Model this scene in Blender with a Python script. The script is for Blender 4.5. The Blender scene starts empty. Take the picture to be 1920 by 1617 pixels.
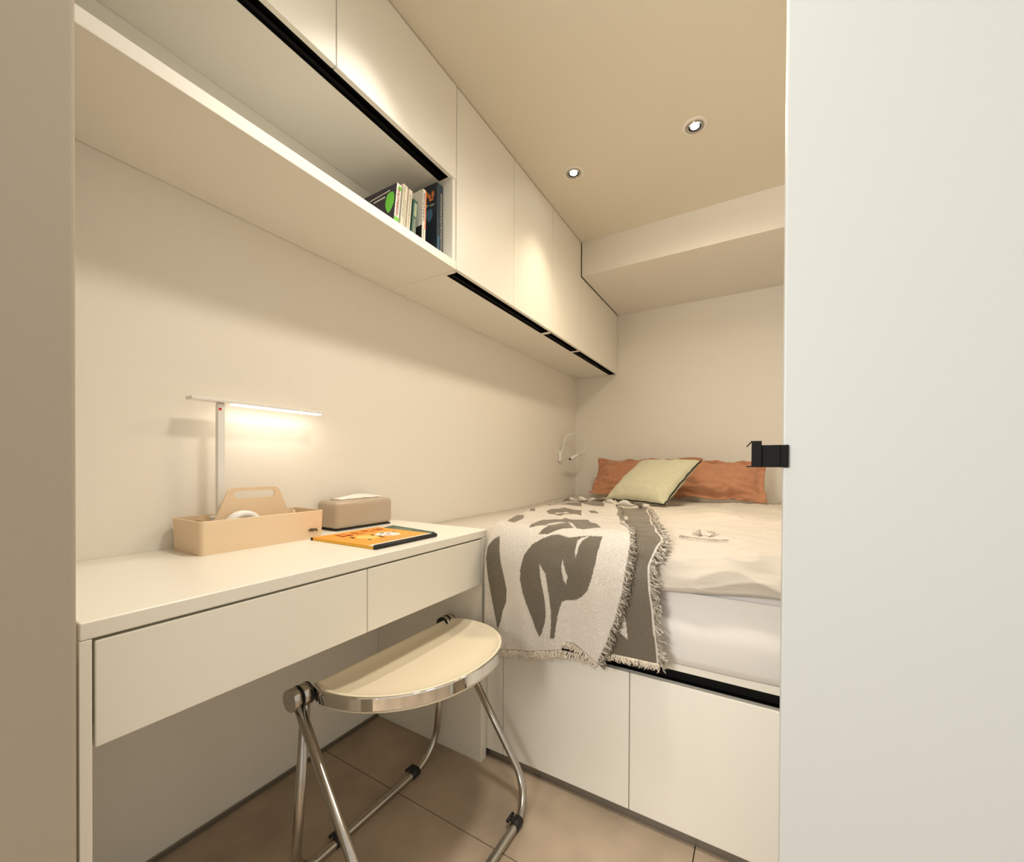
import bpy, bmesh, math, random
from mathutils import Vector, Matrix, noise

S = bpy.context.scene
C = S.collection
random.seed(7)
PI = math.pi

# ------------------------------------------------------------------ camera
F_PX, PX, PY = 766.35, 967.57, 878.07
YAW, PITCH, ROLL = 0.535213, -0.00719937, 0.00535290
CAM = Vector((1.243178, 0.166249, 0.959967))
fw = Vector((-math.sin(YAW) * math.cos(PITCH), math.cos(YAW) * math.cos(PITCH), math.sin(PITCH)))
rt = Vector((math.cos(YAW), math.sin(YAW), 0))
up = rt.cross(fw)
r2 = rt * math.cos(ROLL) + up * math.sin(ROLL)
u2 = -rt * math.sin(ROLL) + up * math.cos(ROLL)
cd = bpy.data.cameras.new('camera')
cam = bpy.data.objects.new('camera', cd)
C.objects.link(cam)
cd.sensor_fit = 'HORIZONTAL'
cd.sensor_width = 36
cd.lens = F_PX * 36 / 1920
cd.shift_x = (960 - PX) / 1920
cd.shift_y = (PY - 808.5) / 1920
cd.clip_start = 0.02
M = Matrix(((r2.x, u2.x, -fw.x, CAM.x), (r2.y, u2.y, -fw.y, CAM.y), (r2.z, u2.z, -fw.z, CAM.z), (0, 0, 0, 1)))
cam.matrix_world = M
S.camera = cam

# ------------------------------------------------------------------ world, lights, exposure
W = bpy.data.worlds.new('world')
S.world = W
W.use_nodes = True
W.node_tree.nodes['Background'].inputs[0].default_value = (1.0, 0.93, 0.81, 1)
W.node_tree.nodes['Background'].inputs[1].default_value = 0.30
S.view_settings.view_transform = 'Standard'
S.view_settings.look = 'None'
S.view_settings.gamma = 1
S.view_settings.use_curve_mapping = False
S.view_settings.exposure = 1.32


def light(name, kind, loc, energy, col, aim=None, **kw):
    d = bpy.data.lights.new(name, kind)
    d.energy = energy
    d.color = col
    for k, v in kw.items():
        setattr(d, k, v)
    o = bpy.data.objects.new(name, d)
    C.objects.link(o)
    o.location = loc
    if aim:
        o.rotation_euler = (Vector(aim) - Vector(loc)).to_track_quat('-Z', 'Y').to_euler()
    return o


WARM = (1.0, 0.83, 0.61)
SOFT = (1.0, 0.935, 0.82)
CEIL = 2.28
for x, y, e, cl in ((0.515, 1.89, 7, WARM), (1.02, 1.89, 22, WARM), (0.515, 0.90, 10, SOFT), (1.02, 0.90, 23, SOFT)):
    light('downlight_lamp', 'SPOT', (x, y, CEIL - 0.012), e, cl, aim=(x, y, 0), spot_size=math.radians(84 if x < 0.6 else 172), spot_blend=1.0,
          shadow_soft_size=0.03 if x < 0.6 else 0.11)
light('corridor_lamp', 'AREA', (0.42, -1.1, 1.4), 14, (1.0, 0.96, 0.90), aim=(1.0, 1.5, 1.2), size=0.6)

# ------------------------------------------------------------------ materials
MATS = {}


def mat(name, col, rough=0.5, metal=0.0, bump=0.0, bscale=200, var=0.0, vscale=8, emit=None, estr=0, spec=0.5, coat=0, sheen=0, detail=3,
        stretch=None):
    m = bpy.data.materials.new(name)
    m.use_nodes = True
    nt = m.node_tree
    b = nt.nodes['Principled BSDF']
    b.inputs['Base Color'].default_value = (*col, 1)
    b.inputs['Roughness'].default_value = rough
    b.inputs['Metallic'].default_value = metal
    b.inputs['Specular IOR Level'].default_value = spec
    b.inputs['Coat Weight'].default_value = coat
    b.inputs['Sheen Weight'].default_value = sheen
    tc = nt.nodes.new('ShaderNodeTexCoord')
    out = tc.outputs['Object']
    if stretch:
        mp = nt.nodes.new('ShaderNodeMapping')
        mp.inputs['Scale'].default_value = stretch
        nt.links.new(out, mp.inputs[0])
        out = mp.outputs[0]
    if var:
        n = nt.nodes.new('ShaderNodeTexNoise')
        n.inputs['Scale'].default_value = vscale
        n.inputs['Detail'].default_value = detail
        nt.links.new(out, n.inputs['Vector'])
        r = nt.nodes.new('ShaderNodeValToRGB')
        r.color_ramp.elements[0].position = 0.3
        r.color_ramp.elements[1].position = 0.7
        r.color_ramp.elements[0].color = (*[c * (1 - var) for c in col], 1)
        r.color_ramp.elements[1].color = (*[min(1, c * (1 + var)) for c in col], 1)
        nt.links.new(n.outputs['Fac'], r.inputs[0])
        nt.links.new(r.outputs[0], b.inputs['Base Color'])
    if bump:
        n = nt.nodes.new('ShaderNodeTexNoise')
        n.inputs['Scale'].default_value = bscale
        n.inputs['Detail'].default_value = 2
        nt.links.new(out, n.inputs['Vector'])
        bp = nt.nodes.new('ShaderNodeBump')
        bp.inputs['Strength'].default_value = bump
        bp.inputs['Distance'].default_value = 0.002
        nt.links.new(n.outputs['Fac'], bp.inputs['Height'])
        nt.links.new(bp.outputs[0], b.inputs['Normal'])
    if emit:
        b.inputs['Emission Color'].default_value = (*emit, 1)
        b.inputs['Emission Strength'].default_value = estr
    MATS[name] = m
    return m


wall_m = mat('wall_paint', (0.88, 0.84, 0.765), 0.75, bump=0.35, bscale=420, spec=0.25)
ceil_m = mat('ceiling_paint', (0.80, 0.745, 0.63), 0.8, bump=0.08, bscale=200, spec=0.2)
lacq_m = mat('cream_lacquer', (0.88, 0.855, 0.78), 0.42, bump=0.02, bscale=300, spec=0.35)
desk_m = mat('desk_lacquer', (0.85, 0.815, 0.725), 0.3, bump=0.02, bscale=300, spec=0.4)
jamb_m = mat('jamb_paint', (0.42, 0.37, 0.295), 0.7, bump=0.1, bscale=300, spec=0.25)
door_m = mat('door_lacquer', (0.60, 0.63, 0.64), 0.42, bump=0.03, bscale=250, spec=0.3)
black_m = mat('black_anodised', (0.003, 0.003, 0.003), 0.55, spec=0.18, bump=0.05, bscale=400)
gap_m = mat('painted_gap_shade', (0.10, 0.08, 0.06), 0.8, bump=0.05)  # dark colour stands in for the shade in the drawer gap
tile_m = mat('floor_tile', (0.42, 0.33, 0.24), 0.5, bump=0.25, bscale=60, var=0.22, vscale=5, spec=0.35, detail=9)
grout_m = mat('grout', (0.13, 0.10, 0.07), 0.9, bump=0.2)
skirt_m = mat('skirting_metal', (0.25, 0.23, 0.20), 0.35, metal=0.6, bump=0.05)
chrome_m = mat('chrome', (0.78, 0.76, 0.73), 0.06, metal=1.0, var=0.02, vscale=20)
steel_m = mat('brushed_steel', (0.52, 0.49, 0.45), 0.22, metal=1.0, var=0.05, vscale=60)
rubber_m = mat('black_rubber', (0.012, 0.011, 0.010), 0.55, bump=0.1)
seat_m = mat('cream_plastic', (0.86, 0.76, 0.58), 0.22, spec=0.5, bump=0.01)
white_m = mat('white_plastic', (0.86, 0.85, 0.82), 0.35, bump=0.01)
peach_m = mat('peach_plastic', (0.80, 0.62, 0.42), 0.42, bump=0.02, bscale=300)
beige_m = mat('beige_plastic', (0.46, 0.375, 0.28), 0.28, spec=0.5, bump=0.01)
tissue_m = mat('tissue_paper', (0.88, 0.84, 0.78), 0.9, bump=0.3, bscale=90)
led_m = mat('lamp_diffuser', (1, 0.95, 0.85), 0.4, emit=(1.0, 0.90, 0.74), estr=5.0, bump=0.01)
spot_m = mat('downlight_lens', (1, 1, 1), 0.4, emit=(1.0, 0.97, 0.92), estr=20, bump=0.01)
red_m = mat('red_mark', (0.6, 0.03, 0.03), 0.5, bump=0.01)
duvet_m = mat('cream_duvet_cotton', (0.585, 0.53, 0.455), 0.85, bump=0.9, bscale=14, sheen=0.2, stretch=(1, 5, 5))
sheet_m = mat('white_sheet_cotton', (0.76, 0.73, 0.70), 0.85, bump=0.15, bscale=25, sheen=0.2)
terra_m = mat('terracotta_linen', (0.50, 0.235, 0.125), 0.85, bump=0.4, bscale=60, var=0.08, vscale=30, sheen=0.2)
green_m = mat('pale_green_linen', (0.55, 0.53, 0.375), 0.85, bump=0.4, bscale=90, var=0.05, vscale=60, sheen=0.2)
pipe_m = mat('black_piping', (0.012, 0.012, 0.014), 0.7, bump=0.2)
thread_m = mat('grey_embroidery', (0.30, 0.25, 0.19), 0.8, bump=0.3)
fringe_l = mat('light_fringe_yarn', (0.66, 0.585, 0.48), 0.9, bump=0.5, bscale=300, var=0.18, vscale=60)
fringe_d = mat('dark_fringe_yarn', (0.25, 0.215, 0.165), 0.9, bump=0.5, bscale=300, var=0.5, vscale=120)
fringe_g = mat('grey_fringe_yarn', (0.46, 0.42, 0.36), 0.9, bump=0.5, bscale=300, var=0.35, vscale=90)
paper_m = mat('book_paper', (0.72, 0.66, 0.55), 0.8, bump=0.2, bscale=150)
m_orange = mat('orange_print', (0.86, 0.36, 0.03), 0.4, bump=0.01)
m_yellow = mat('yellow_print', (0.93, 0.52, 0.04), 0.4, bump=0.01)
m_paleyel = mat('pale_yellow_print', (0.93, 0.60, 0.16), 0.4, bump=0.01)
m_red = mat('red_print', (0.50, 0.04, 0.02), 0.45, bump=0.01)
m_dgreen = mat('dark_green_print', (0.02, 0.085, 0.06), 0.4, bump=0.01)
m_pink = mat('pink_print', (0.80, 0.50, 0.46), 0.5, bump=0.01)
m_whitep = mat('white_print', (0.80, 0.76, 0.68), 0.5, bump=0.01)
m_ink = mat('black_ink', (0.015, 0.013, 0.012), 0.5, bump=0.01)
m_purple = mat('dark_purple_cover', (0.022, 0.016, 0.030), 0.4, bump=0.01)
m_lime = mat('lime_green_print', (0.13, 0.50, 0.04), 0.4, bump=0.01)
m_cream = mat('cream_cover', (0.70, 0.62, 0.50), 0.5, bump=0.05)
m_navy = mat('navy_cover', (0.012, 0.022, 0.036), 0.35, bump=0.01)
m_navy2 = mat('slate_blue_print', (0.03, 0.055, 0.075), 0.35, bump=0.01)
m_blue = mat('blue_print', (0.07, 0.17, 0.30), 0.4, bump=0.01)
m_or2 = mat('burnt_orange_print', (0.72, 0.20, 0.05), 0.4, bump=0.01)
m_sage = mat('sage_print', (0.33, 0.40, 0.28), 0.5, bump=0.01)

# throw: woven pattern held in a colour attribute on the cloth mesh
throw_m = bpy.data.materials.new('woven_throw')
throw_m.use_nodes = True
_nt = throw_m.node_tree
_b = _nt.nodes['Principled BSDF']
_b.inputs['Roughness'].default_value = 0.30
_b.inputs['Specular IOR Level'].default_value = 0.1
_b.inputs['Sheen Weight'].default_value = 0.15
_a = _nt.nodes.new('ShaderNodeAttribute')
_a.attribute_name = 'weave'
_tc = _nt.nodes.new('ShaderNodeTexCoord')
_n = _nt.nodes.new('ShaderNodeTexNoise')
_n.inputs['Scale'].default_value = 330
_n.inputs['Detail'].default_value = 3
_mp = _nt.nodes.new('ShaderNodeMapping')
_mp.inputs['Scale'].default_value = (1, 0.6, 1.8)
_nt.links.new(_tc.outputs['Object'], _mp.inputs[0])
_nt.links.new(_mp.outputs[0], _n.inputs['Vector'])
_mr = _nt.nodes.new('ShaderNodeMapRange')
_mr.inputs['From Min'].default_value = 0.3
_mr.inputs['From Max'].default_value = 0.7
_mr.inputs['To Min'].default_value = 0.76
_mr.inputs['To Max'].default_value = 1.20
_nt.links.new(_n.outputs['Fac'], _mr.inputs[0])
_vm = _nt.nodes.new('ShaderNodeVectorMath')
_vm.operation = 'SCALE'
_nt.links.new(_a.outputs['Color'], _vm.inputs[0])
_nt.links.new(_mr.outputs[0], _vm.inputs['Scale'])
_nt.links.new(_vm.outputs[0], _b.inputs['Base Color'])
_bu = _nt.nodes.new('ShaderNodeBump')
_bu.inputs['Strength'].default_value = 0.30
_bu.inputs['Distance'].default_value = 0.002
_nt.links.new(_n.outputs['Fac'], _bu.inputs['Height'])
_nt.links.new(_bu.outputs[0], _b.inputs['Normal'])


# ------------------------------------------------------------------ helpers
def new_bm():
    return bmesh.new()


def box(bm, x0, x1, y0, y1, z0, z1, bev=0.0, seg=2, mx=None, mi=0):
    r = bmesh.ops.create_cube(bm, size=1)
    vs = r['verts']
    for v in vs:
        v.co = Vector(((x0 + x1) / 2 + v.co.x * (x1 - x0), (y0 + y1) / 2 + v.co.y * (y1 - y0), (z0 + z1) / 2 + v.co.z * (z1 - z0)))
    fs = set(f for v in vs for f in v.link_faces)
    for f in fs:
        f.material_index = mi
    if bev:
        es = list(set(e for v in vs for e in v.link_edges))
        r = bmesh.ops.bevel(bm, geom=es, offset=bev, segments=seg, profile=0.5, affect='EDGES')
        vs = list(set(v for f in r['faces'] for v in f.verts) | set(v for v in vs if v.is_valid))
        for f in r['faces']:
            f.material_index = mi
    if mx is not None:
        for v in vs:
            v.co = mx @ v.co
    return vs


def tube(bm, pts, r, n=10, closed=False, caps=True, mi=0):
    pts = [Vector(p) for p in pts]
    m = len(pts)
    rings = []
    prev = None
    for i, p in enumerate(pts):
        if closed:
            t = pts[(i + 1) % m] - pts[i - 1]
        else:
            t = pts[min(i + 1, m - 1)] - pts[max(i - 1, 0)]
        t.normalize()
        if prev is None:
            a = t.cross(Vector((0, 0, 1)))
            if a.length < 0.1:
                a = t.cross(Vector((0, 1, 0)))
            a.normalize()
        else:
            a = prev - t * prev.dot(t)
            a.normalize()
        prev = a
        b = t.cross(a)
        rr = r[i] if isinstance(r, (list, tuple)) else r
        rings.append([bm.verts.new(p + (a * math.cos(2 * PI * k / n) + b * math.sin(2 * PI * k / n)) * rr) for k in range(n)])
    for i in range(m if closed else m - 1):
        A, B = rings[i], rings[(i + 1) % m]
        for k in range(n):
            f = bm.faces.new((A[k], A[(k + 1) % n], B[(k + 1) % n], B[k]))
            f.smooth = True
            f.material_index = mi
    if caps and not closed:
        f = bm.faces.new(rings[0][::-1]); f.material_index = mi
        f = bm.faces.new(rings[-1]); f.material_index = mi


def cyl(bm, p0, p1, r0, r1=None, n=24, mi=0, smooth=True):
    tube(bm, [p0, p1], [r0, r0 if r1 is None else r1], n=n, mi=mi)


def fillet(pts, rads, seg=8):
    """polyline with rounded corners"""
    pts = [Vector(p) for p in pts]
    out = [pts[0]]
    for i in range(1, len(pts) - 1):
        r = rads[i - 1]
        a = (pts[i - 1] - pts[i]).normalized()
        b = (pts[i + 1] - pts[i]).normalized()
        ang = a.angle(b)
        d = r / math.tan(ang / 2)
        p0, p1 = pts[i] + a * d, pts[i] + b * d
        cen = pts[i] + (a + b).normalized() * (r / math.sin(ang / 2))
        v0, v1 = p0 - cen, p1 - cen
        th = v0.angle(v1)
        for k in range(seg + 1):
            t = k / seg
            v = (v0 * math.sin((1 - t) * th) + v1 * math.sin(t * th)) / math.sin(th)
            out.append(cen + v)
    out.append(pts[-1])
    return out


def grid(bm, fn, nu, nv, mi=0, keep=None, smooth=True):
    vs = [[bm.verts.new(fn(i / nu, j / nv)) for j in range(nv + 1)] for i in range(nu + 1)]
    for i in range(nu):
        for j in range(nv):
            if keep and not keep((i + .5) / nu, (j + .5) / nv):
                continue
            f = bm.faces.new((vs[i][j], vs[i + 1][j], vs[i + 1][j + 1], vs[i][j + 1]))
            f.smooth = smooth
            f.material_index = mi
    return vs


def prism(bm, outline, axis, a0, a1, mi=0):
    """outline: list of 2D points; extruded along axis between a0 and a1"""
    def P(q, a):
        if axis == 'x':
            return Vector((a, q[0], q[1]))
        if axis == 'y':
            return Vector((q[0], a, q[1]))
        return Vector((q[0], q[1], a))
    A = [bm.verts.new(P(q, a0)) for q in outline]
    B = [bm.verts.new(P(q, a1)) for q in outline]
    fs = [bm.faces.new(A[::-1]), bm.faces.new(B)]
    n = len(A)
    for i in range(n):
        fs.append(bm.faces.new((A[i], A[(i + 1) % n], B[(i + 1) % n], B[i])))
    for f in fs:
        f.material_index = mi
    return A + B


def obj(name, bm, m, parent=None, label=None, smooth=None, kind=None):
    bmesh.ops.recalc_face_normals(bm, faces=bm.faces[:])
    off = Vector((0, 0, 0))
    p = parent
    while p is not None:
        off += p.location
        p = p.parent
    if off.length:
        bmesh.ops.translate(bm, verts=bm.verts[:], vec=-off)
    me = bpy.data.meshes.new(name)
    bm.to_mesh(me)
    bm.free()
    for mm in (m if isinstance(m, (list, tuple)) else [m]):
        me.materials.append(mm)
    if smooth:
        for q in me.polygons:
            q.use_smooth = True
    o = bpy.data.objects.new(name, me)
    C.objects.link(o)
    if parent is not None:
        o.parent = parent
    if label:
        o['label'] = label
    if kind:
        o['kind'] = kind
    return o


def thing(name, label, cat, loc=(0, 0, 0), group=None):
    o = bpy.data.objects.new(name, None)
    o.empty_display_size = 0.05
    C.objects.link(o)
    o.location = loc
    o['label'] = label
    o['category'] = cat
    if group:
        o['group'] = group
    return o


def tag(o, label, cat, group=None):
    o['label'] = label
    o['category'] = cat
    if group:
        o['group'] = group
    return o


def struct(name, bm, m, label=None):
    o = obj(name, bm, m)
    o['kind'] = 'structure'
    if label:
        o['label'] = label
    return o


def bx(name, m, parent, x0, x1, y0, y1, z0, z1, bev=0.0012, label=None):
    b = new_bm()
    box(b, x0, x1, y0, y1, z0, z1, bev)
    return obj(name, b, m, parent, label)


def sm(a, b, x):
    t = max(0.0, min(1.0, (x - a) / (b - a)))
    return t * t * (3 - 2 * t)


def in_poly(p, poly):
    x, y = p
    c = False
    n = len(poly)
    j = n - 1
    for i in range(n):
        xi, yi = poly[i]
        xj, yj = poly[j]
        if (yi > y) != (yj > y) and x < (xj - xi) * (y - yi) / (yj - yi) + xi:
            c = not c
        j = i
    return c


def interp(tab, s):
    """tab: list of (x, s) sorted by s ascending"""
    if s <= tab[0][1]:
        return tab[0][0]
    for a, b in zip(tab, tab[1:]):
        if s <= b[1]:
            t = (s - a[1]) / (b[1] - a[1])
            t2 = t * t * (3 - 2 * t) * 0.4 + t * 0.6
            return a[0] + (b[0] - a[0]) * t2
    return tab[-1][0]


def text(name, s, m, parent, size, mx, depth=0.0004):
    cu = bpy.data.curves.new(name, 'FONT')
    cu.body = s
    cu.size = size
    cu.extrude = depth
    cu.offset = size * 0.02
    t = bpy.data.objects.new(name + '_tmp', cu)
    C.objects.link(t)
    dg = bpy.context.evaluated_depsgraph_get()
    me = bpy.data.meshes.new_from_object(t.evaluated_get(dg))
    bpy.data.objects.remove(t)
    me.materials.clear()
    me.materials.append(m)
    me.transform(mx)
    off = Vector((0, 0, 0))
    p = parent
    while p is not None:
        off += p.location
        p = p.parent
    me.transform(Matrix.Translation(-off))
    o = bpy.data.objects.new(name, me)
    C.objects.link(o)
    o.parent = parent
    return o


# ------------------------------------------------------------------ room shell
YB = 3.186
XR = 1.62
b = new_bm()
box(b, -0.1, 3.6, -2.4, YB + 0.1, -0.12, -0.012)
floor = struct('floor', b, grout_m)
# tiles 0.6 deep, 1.2 long; joints where the photograph shows them
for r0 in range(-5, 5):
    ya, yb_ = 1.015 + 0.6 * (r0 - 1), 1.015 + 0.6 * r0
    if ya < -2.5 or ya > 1.3:
        continue
    for c0 in range(-1, 4):
        xa, xb = 1.114 - 1.2 + 1.2 * c0, 1.114 + 1.2 * c0
        xa, xb = max(xa, -0.0), min(xb, 3.6 if yb_ < 1.1 else XR)
        if xb - xa < 0.02:
            continue
        b = new_bm()
        box(b, xa + 0.0012, xb - 0.0012, ya + 0.0012, min(yb_, 1.5) - 0.0012, -0.0118, 0.0, 0.0008, 1)
        obj('tile', b, tile_m, floor)

b = new_bm(); box(b, -0.1, 0, -0.9, YB + 0.1, -0.02, CEIL + 0.1); struct('wall_left', b, wall_m)
b = new_bm(); box(b, 0, XR, YB, YB + 0.1, -0.02, CEIL + 0.1); struct('wall_back', b, wall_m)
b = new_bm(); box(b, XR, XR + 0.1, 0.930, YB + 0.1, -0.02, CEIL + 0.1); struct('wall_right', b, wall_m)
b = new_bm(); box(b, -0.1, XR + 0.1, -0.3, YB + 0.1, CEIL, CEIL + 0.1)
ceiling = struct('ceiling', b, ceil_m)
b = new_bm(); box(b, 0.333, XR, 2.455, YB, 2.082, CEIL)
obj('beam', b, wall_m, ceiling, label='boxed ceiling beam above the head of the bed')
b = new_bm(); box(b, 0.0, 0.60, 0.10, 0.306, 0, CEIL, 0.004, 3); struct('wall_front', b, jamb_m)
b = new_bm(); box(b, 0, 0.006, 0.346, 1.236, 0.0, 0.014, 0.001, 1); struct('baseboard_left', b, skirt_m)

# sliding door leaf seen close by on the right, with its pull
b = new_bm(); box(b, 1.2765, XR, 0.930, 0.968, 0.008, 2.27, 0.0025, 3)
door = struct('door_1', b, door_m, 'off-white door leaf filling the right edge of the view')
dp = obj('door_handle', (lambda q: (
    box(q, 1.2565, 1.2835, 0.9245, 0.9296, 0.9588, 0.9938, 0.0006, 1),
    box(q, 1.246, 1.2725, 0.9225, 0.9275, 0.9588, 0.9938, 0.0006, 1), q)[-1])(new_bm()), black_m, door, label='black metal pull bracket')
b = new_bm()
box(b, 1.2335, 1.2475, 0.918, 0.9235, 0.9588, 1.0005, 0.0006, 1)
obj('end_lip', b, black_m, dp)
b = new_bm()
box(b, 1.2265, 1.2345, 0.918, 0.958, 0.9588, 0.9606, 0.0003, 1)
box(b, 1.2265, 1.2475, 0.9235, 0.962, 0.9588, 0.9606, 0.0003, 1)
tube(b, [(1.2340, 0.9195, 1.0000), (1.2268, 0.9300, 0.9920)], 0.0009, 6)
obj('return_edge', b, black_m, dp)

# ------------------------------------------------------------------ wall cabinets
DX = 0.33
ZU, ZL = 1.955, 1.641


def channel(parent, y0, y1, z, x0=0.272, x1=0.318, d=0.022):
    q = new_bm()
    box(q, x0, x1, y0, y1, z + d - 0.002, z + d)
    box(q, x0, x0 + 0.002, y0, y1, z - 0.0005, z + d - 0.0021)
    box(q, x1 - 0.0015, x1, y0, y1, z + 0.004, z + d - 0.0021)
    box(q, x0 + 0.003, x0 + 0.014, y0, y1, z + 0.006, z + 0.010)
    box(q, x0 + 0.0021, x1 - 0.0016, y0, y0 + 0.0015, z, z + d - 0.0021)
    box(q, x0 + 0.0021, x1 - 0.0016, y1 - 0.0015, y1, z, z + d - 0.0021)
    return obj('grip_channel', q, black_m, parent, label='black recessed finger grip along the underside')


def cab_body(parent, y0, y1, z0, z1, cy0, cy1):
    q = new_bm()
    box(q, 0.001, 0.2715, y0, y1, z0, z1, 0.0008, 1)                      # carcass behind the channel
    box(q, 0.2717, 0.3145, y0, y1, z0 + 0.0225, z1)
    box(q, 0.2717, 0.3145, y0, cy0, z0, z0 + 0.0224)
    box(q, 0.2717, 0.3145, cy1, y1, z0, z0 + 0.0224)
    obj('carcass', q, lacq_m, parent)
    channel(parent, cy0 + 0.0002, cy1 - 0.0002, z0)


def cdoor(parent, y0, y1, z0, z1):
    q = new_bm()
    box(q, 0.3148, DX, y0 + 0.0012, y1 - 0.0012, z0, z1, 0.0015, 2)
    return obj('door', q, lacq_m, parent)


ZT = CEIL - 0.004
t = thing('wall_cabinet', 'cream wall cabinet above the open book niche, two flat doors under the ceiling', 'cabinet', (0.165, 0.8, ZU))
cab_body(t, 0.308, 1.2895, ZU, ZT, 0.32, 1.266)
cdoor(t, 0.308, 0.818, ZU - 0.003, ZT)
cdoor(t, 0.818, 1.2895, ZU - 0.003, ZT)
t = thing('wall_cabinet', 'tall cream wall cabinet next to the book niche with two flat doors', 'cabinet', (0.165, 1.67, ZL))
cab_body(t, 1.2905, 2.061, ZL, ZT, 1.306, 2.046)
cdoor(t, 1.2905, 1.679, ZL + 0.003, ZT)
cdoor(t, 1.679, 2.062, ZL + 0.003, ZT)
t = thing('wall_cabinet', 'tall cream wall cabinet with a single door, touching the ceiling beam', 'cabinet', (0.165, 2.25, ZL))
cab_body(t, 2.0625, 2.449, ZL, ZT, 2.076, 2.436)
cdoor(t, 2.0625, 2.450, ZL + 0.003, ZT)
t = thing('wall_cabinet', 'lower cream wall cabinet under the ceiling beam at the far wall', 'cabinet', (0.165, 2.8, ZL))
cab_body(t, 2.4515, YB - 0.002, ZL, 2.078, 2.464, 3.165)
cdoor(t, 2.4515, 2.807, ZL + 0.003, 2.078)
cdoor(t, 2.807, YB - 0.002, ZL + 0.003, 2.078)

t = thing('open_shelf', 'long open cream shelf niche above the desk with books at its far end', 'shelf', (0.165, 0.8, ZL))
bx('shelf_board', lacq_m, t, 0.001, DX, 0.308, 1.2895, ZL, ZL + 0.029, 0.0015)
bx('back_panel', lacq_m, t, 0.001, 0.012, 0.308, 1.2715, ZL + 0.0295, ZU - 0.0005, 0.0005)
bx('side_panel', lacq_m, t, 0.0125, 0.326, 1.2725, 1.2895, ZL + 0.0295, ZU - 0.0005, 0.0008)

# ------------------------------------------------------------------ books in the niche
SHELF = ZL + 0.0292


def book(label, y, h, d, th, lean, cover, spine=None, xf=0.285, pages=True):
    """spine faces +x at x = xf; y is the near lower edge; lean in degrees tips the top away (+y)"""
    root = thing('book', label, 'book', (xf - d / 2, y + th / 2, SHELF), 'books at the far end of the open shelf')
    a = math.radians(lean)
    mx = Matrix.Translation((0, y + (0 if a >= 0 else 0), SHELF)) @ Matrix.Rotation(-a, 4, 'X')
    lift = th * math.sin(abs(a)) if a > 0 else 0
    mx = Matrix.Translation((0, 0, 0.0 + lift)) @ mx
    q = new_bm()
    c = 0.0013
    box(q, xf - d, xf, 0, c, 0, h, 0.0004, 1, mx)
    box(q, xf - d, xf, th - c, th, 0, h, 0.0004, 1, mx)
    obj('cover', q, cover, root)
    q = new_bm()
    box(q, xf - c, xf + 0.0008, 0.0, th, 0, h, 0.0005, 2, mx)
    obj('spine', q, spine or cover, root)
    q = new_bm()
    box(q, xf - d + 0.003, xf - c, c, th - c, 0.002, h - 0.003, 0, 1, mx)
    obj('pages', q, paper_m, root)
    return root, mx, xf, d, h, th


def cover_marks(bk, name, items, m):
    """items: polygons in (distance from spine, height) on the cover that faces -y"""
    root, mx, xf, d, h, th = bk
    q = new_bm()
    for poly in items:
        vs = prism(q, [(xf - a, z) for a, z in poly], 'y', -0.0006, 0.0002)
        for v in vs:
            v.co = mx @ v.co
    return obj(name, q, m, root)


def spine_marks(bk, name, rects, m):
    """rects: (y0, y1, z0, z1) on the spine"""
    root, mx, xf, d, h, th = bk
    q = new_bm()
    for y0, y1, z0, z1 in rects:
        box(q, xf + 0.0006, xf + 0.0014, y0, y1, z0, z1, 0, 1, mx)
    return obj(name, q, m, root)


def blob(cx, cz, rx, rz, n=14, ph=0):
    return [(cx + rx * math.cos(2 * PI * k / n), cz + rz * math.sin(2 * PI * k / n) * (1 + 0.12 * math.sin(3 * 2 * PI * k / n + ph))) for k in range(n)]


def glyph_rects(y0, y1, z0, z1, n, rng):
    """small upright strokes that read as a column of lettering"""
    out = []
    dz = (z1 - z0) / n
    for k in range(n):
        za = z0 + k * dz
        w = y1 - y0
        s = rng.random()
        out.append((y0, y1, za, za + dz * 0.18))
        if s > 0.3:
            out.append((y0 + w * 0.35, y0 + w * 0.6, za, za + dz * 0.7))
        if s < 0.7:
            out.append((y0, y1, za + dz * 0.5, za + dz * 0.68))
        if s > 0.6:
            out.append((y0, y0 + w * 0.25, za + dz * 0.1, za + dz * 0.7))
    return out


rng = random.Random(3)
k = book('dark purple paperback with a lime green blob on its cover, nearest the desk end', 1.043, 0.153, 0.19, 0.0175, 6.5, m_purple, m_whitep)
cover_marks(k, 'cover_blob', [blob(0.026, 0.100, 0.019, 0.034)], m_lime)
cover_marks(k, 'cover_title', [[(0.03, 0.139), (0.12, 0.132), (0.12, 0.129), (0.03, 0.136)], [(0.05, 0.124), (0.10, 0.121), (0.10, 0.117), (0.05, 0.120)]], m_whitep)
spine_marks(k, 'spine_title', glyph_rects(0.004, 0.010, 0.05, 0.142, 10, rng), m_red)
spine_marks(k, 'spine_letters', glyph_rects(0.0105, 0.0125, 0.055, 0.14, 8, rng), m_ink)
spine_marks(k, 'spine_patch', [(0.0, 0.0175, 0.018, 0.046)], m_lime)
spine_marks(k, 'spine_patch', [(0.006, 0.0175, 0.136, 0.147)], m_lime)
k = book('cream paperback with faint green spine lettering, second along the shelf', 1.0685, 0.165, 0.165, 0.0185, 6.0, m_cream)
spine_marks(k, 'spine_title', glyph_rects(0.004, 0.0085, 0.06, 0.16, 10, rng), m_sage)
spine_marks(k, 'spine_letters', glyph_rects(0.011, 0.0145, 0.03, 0.12, 9, rng), m_sage)
k = book('thin cream paperback between the green-lettered one and the dark green book', 1.0945, 0.163, 0.165, 0.0140, 5.5, m_cream)
spine_marks(k, 'spine_title', glyph_rects(0.004, 0.009, 0.02, 0.15, 12, rng), m_sage)
k = book('low dark green book with a pale grey-green label on its spine', 1.1165, 0.142, 0.15, 0.0190, 5.0, m_dgreen)
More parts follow.
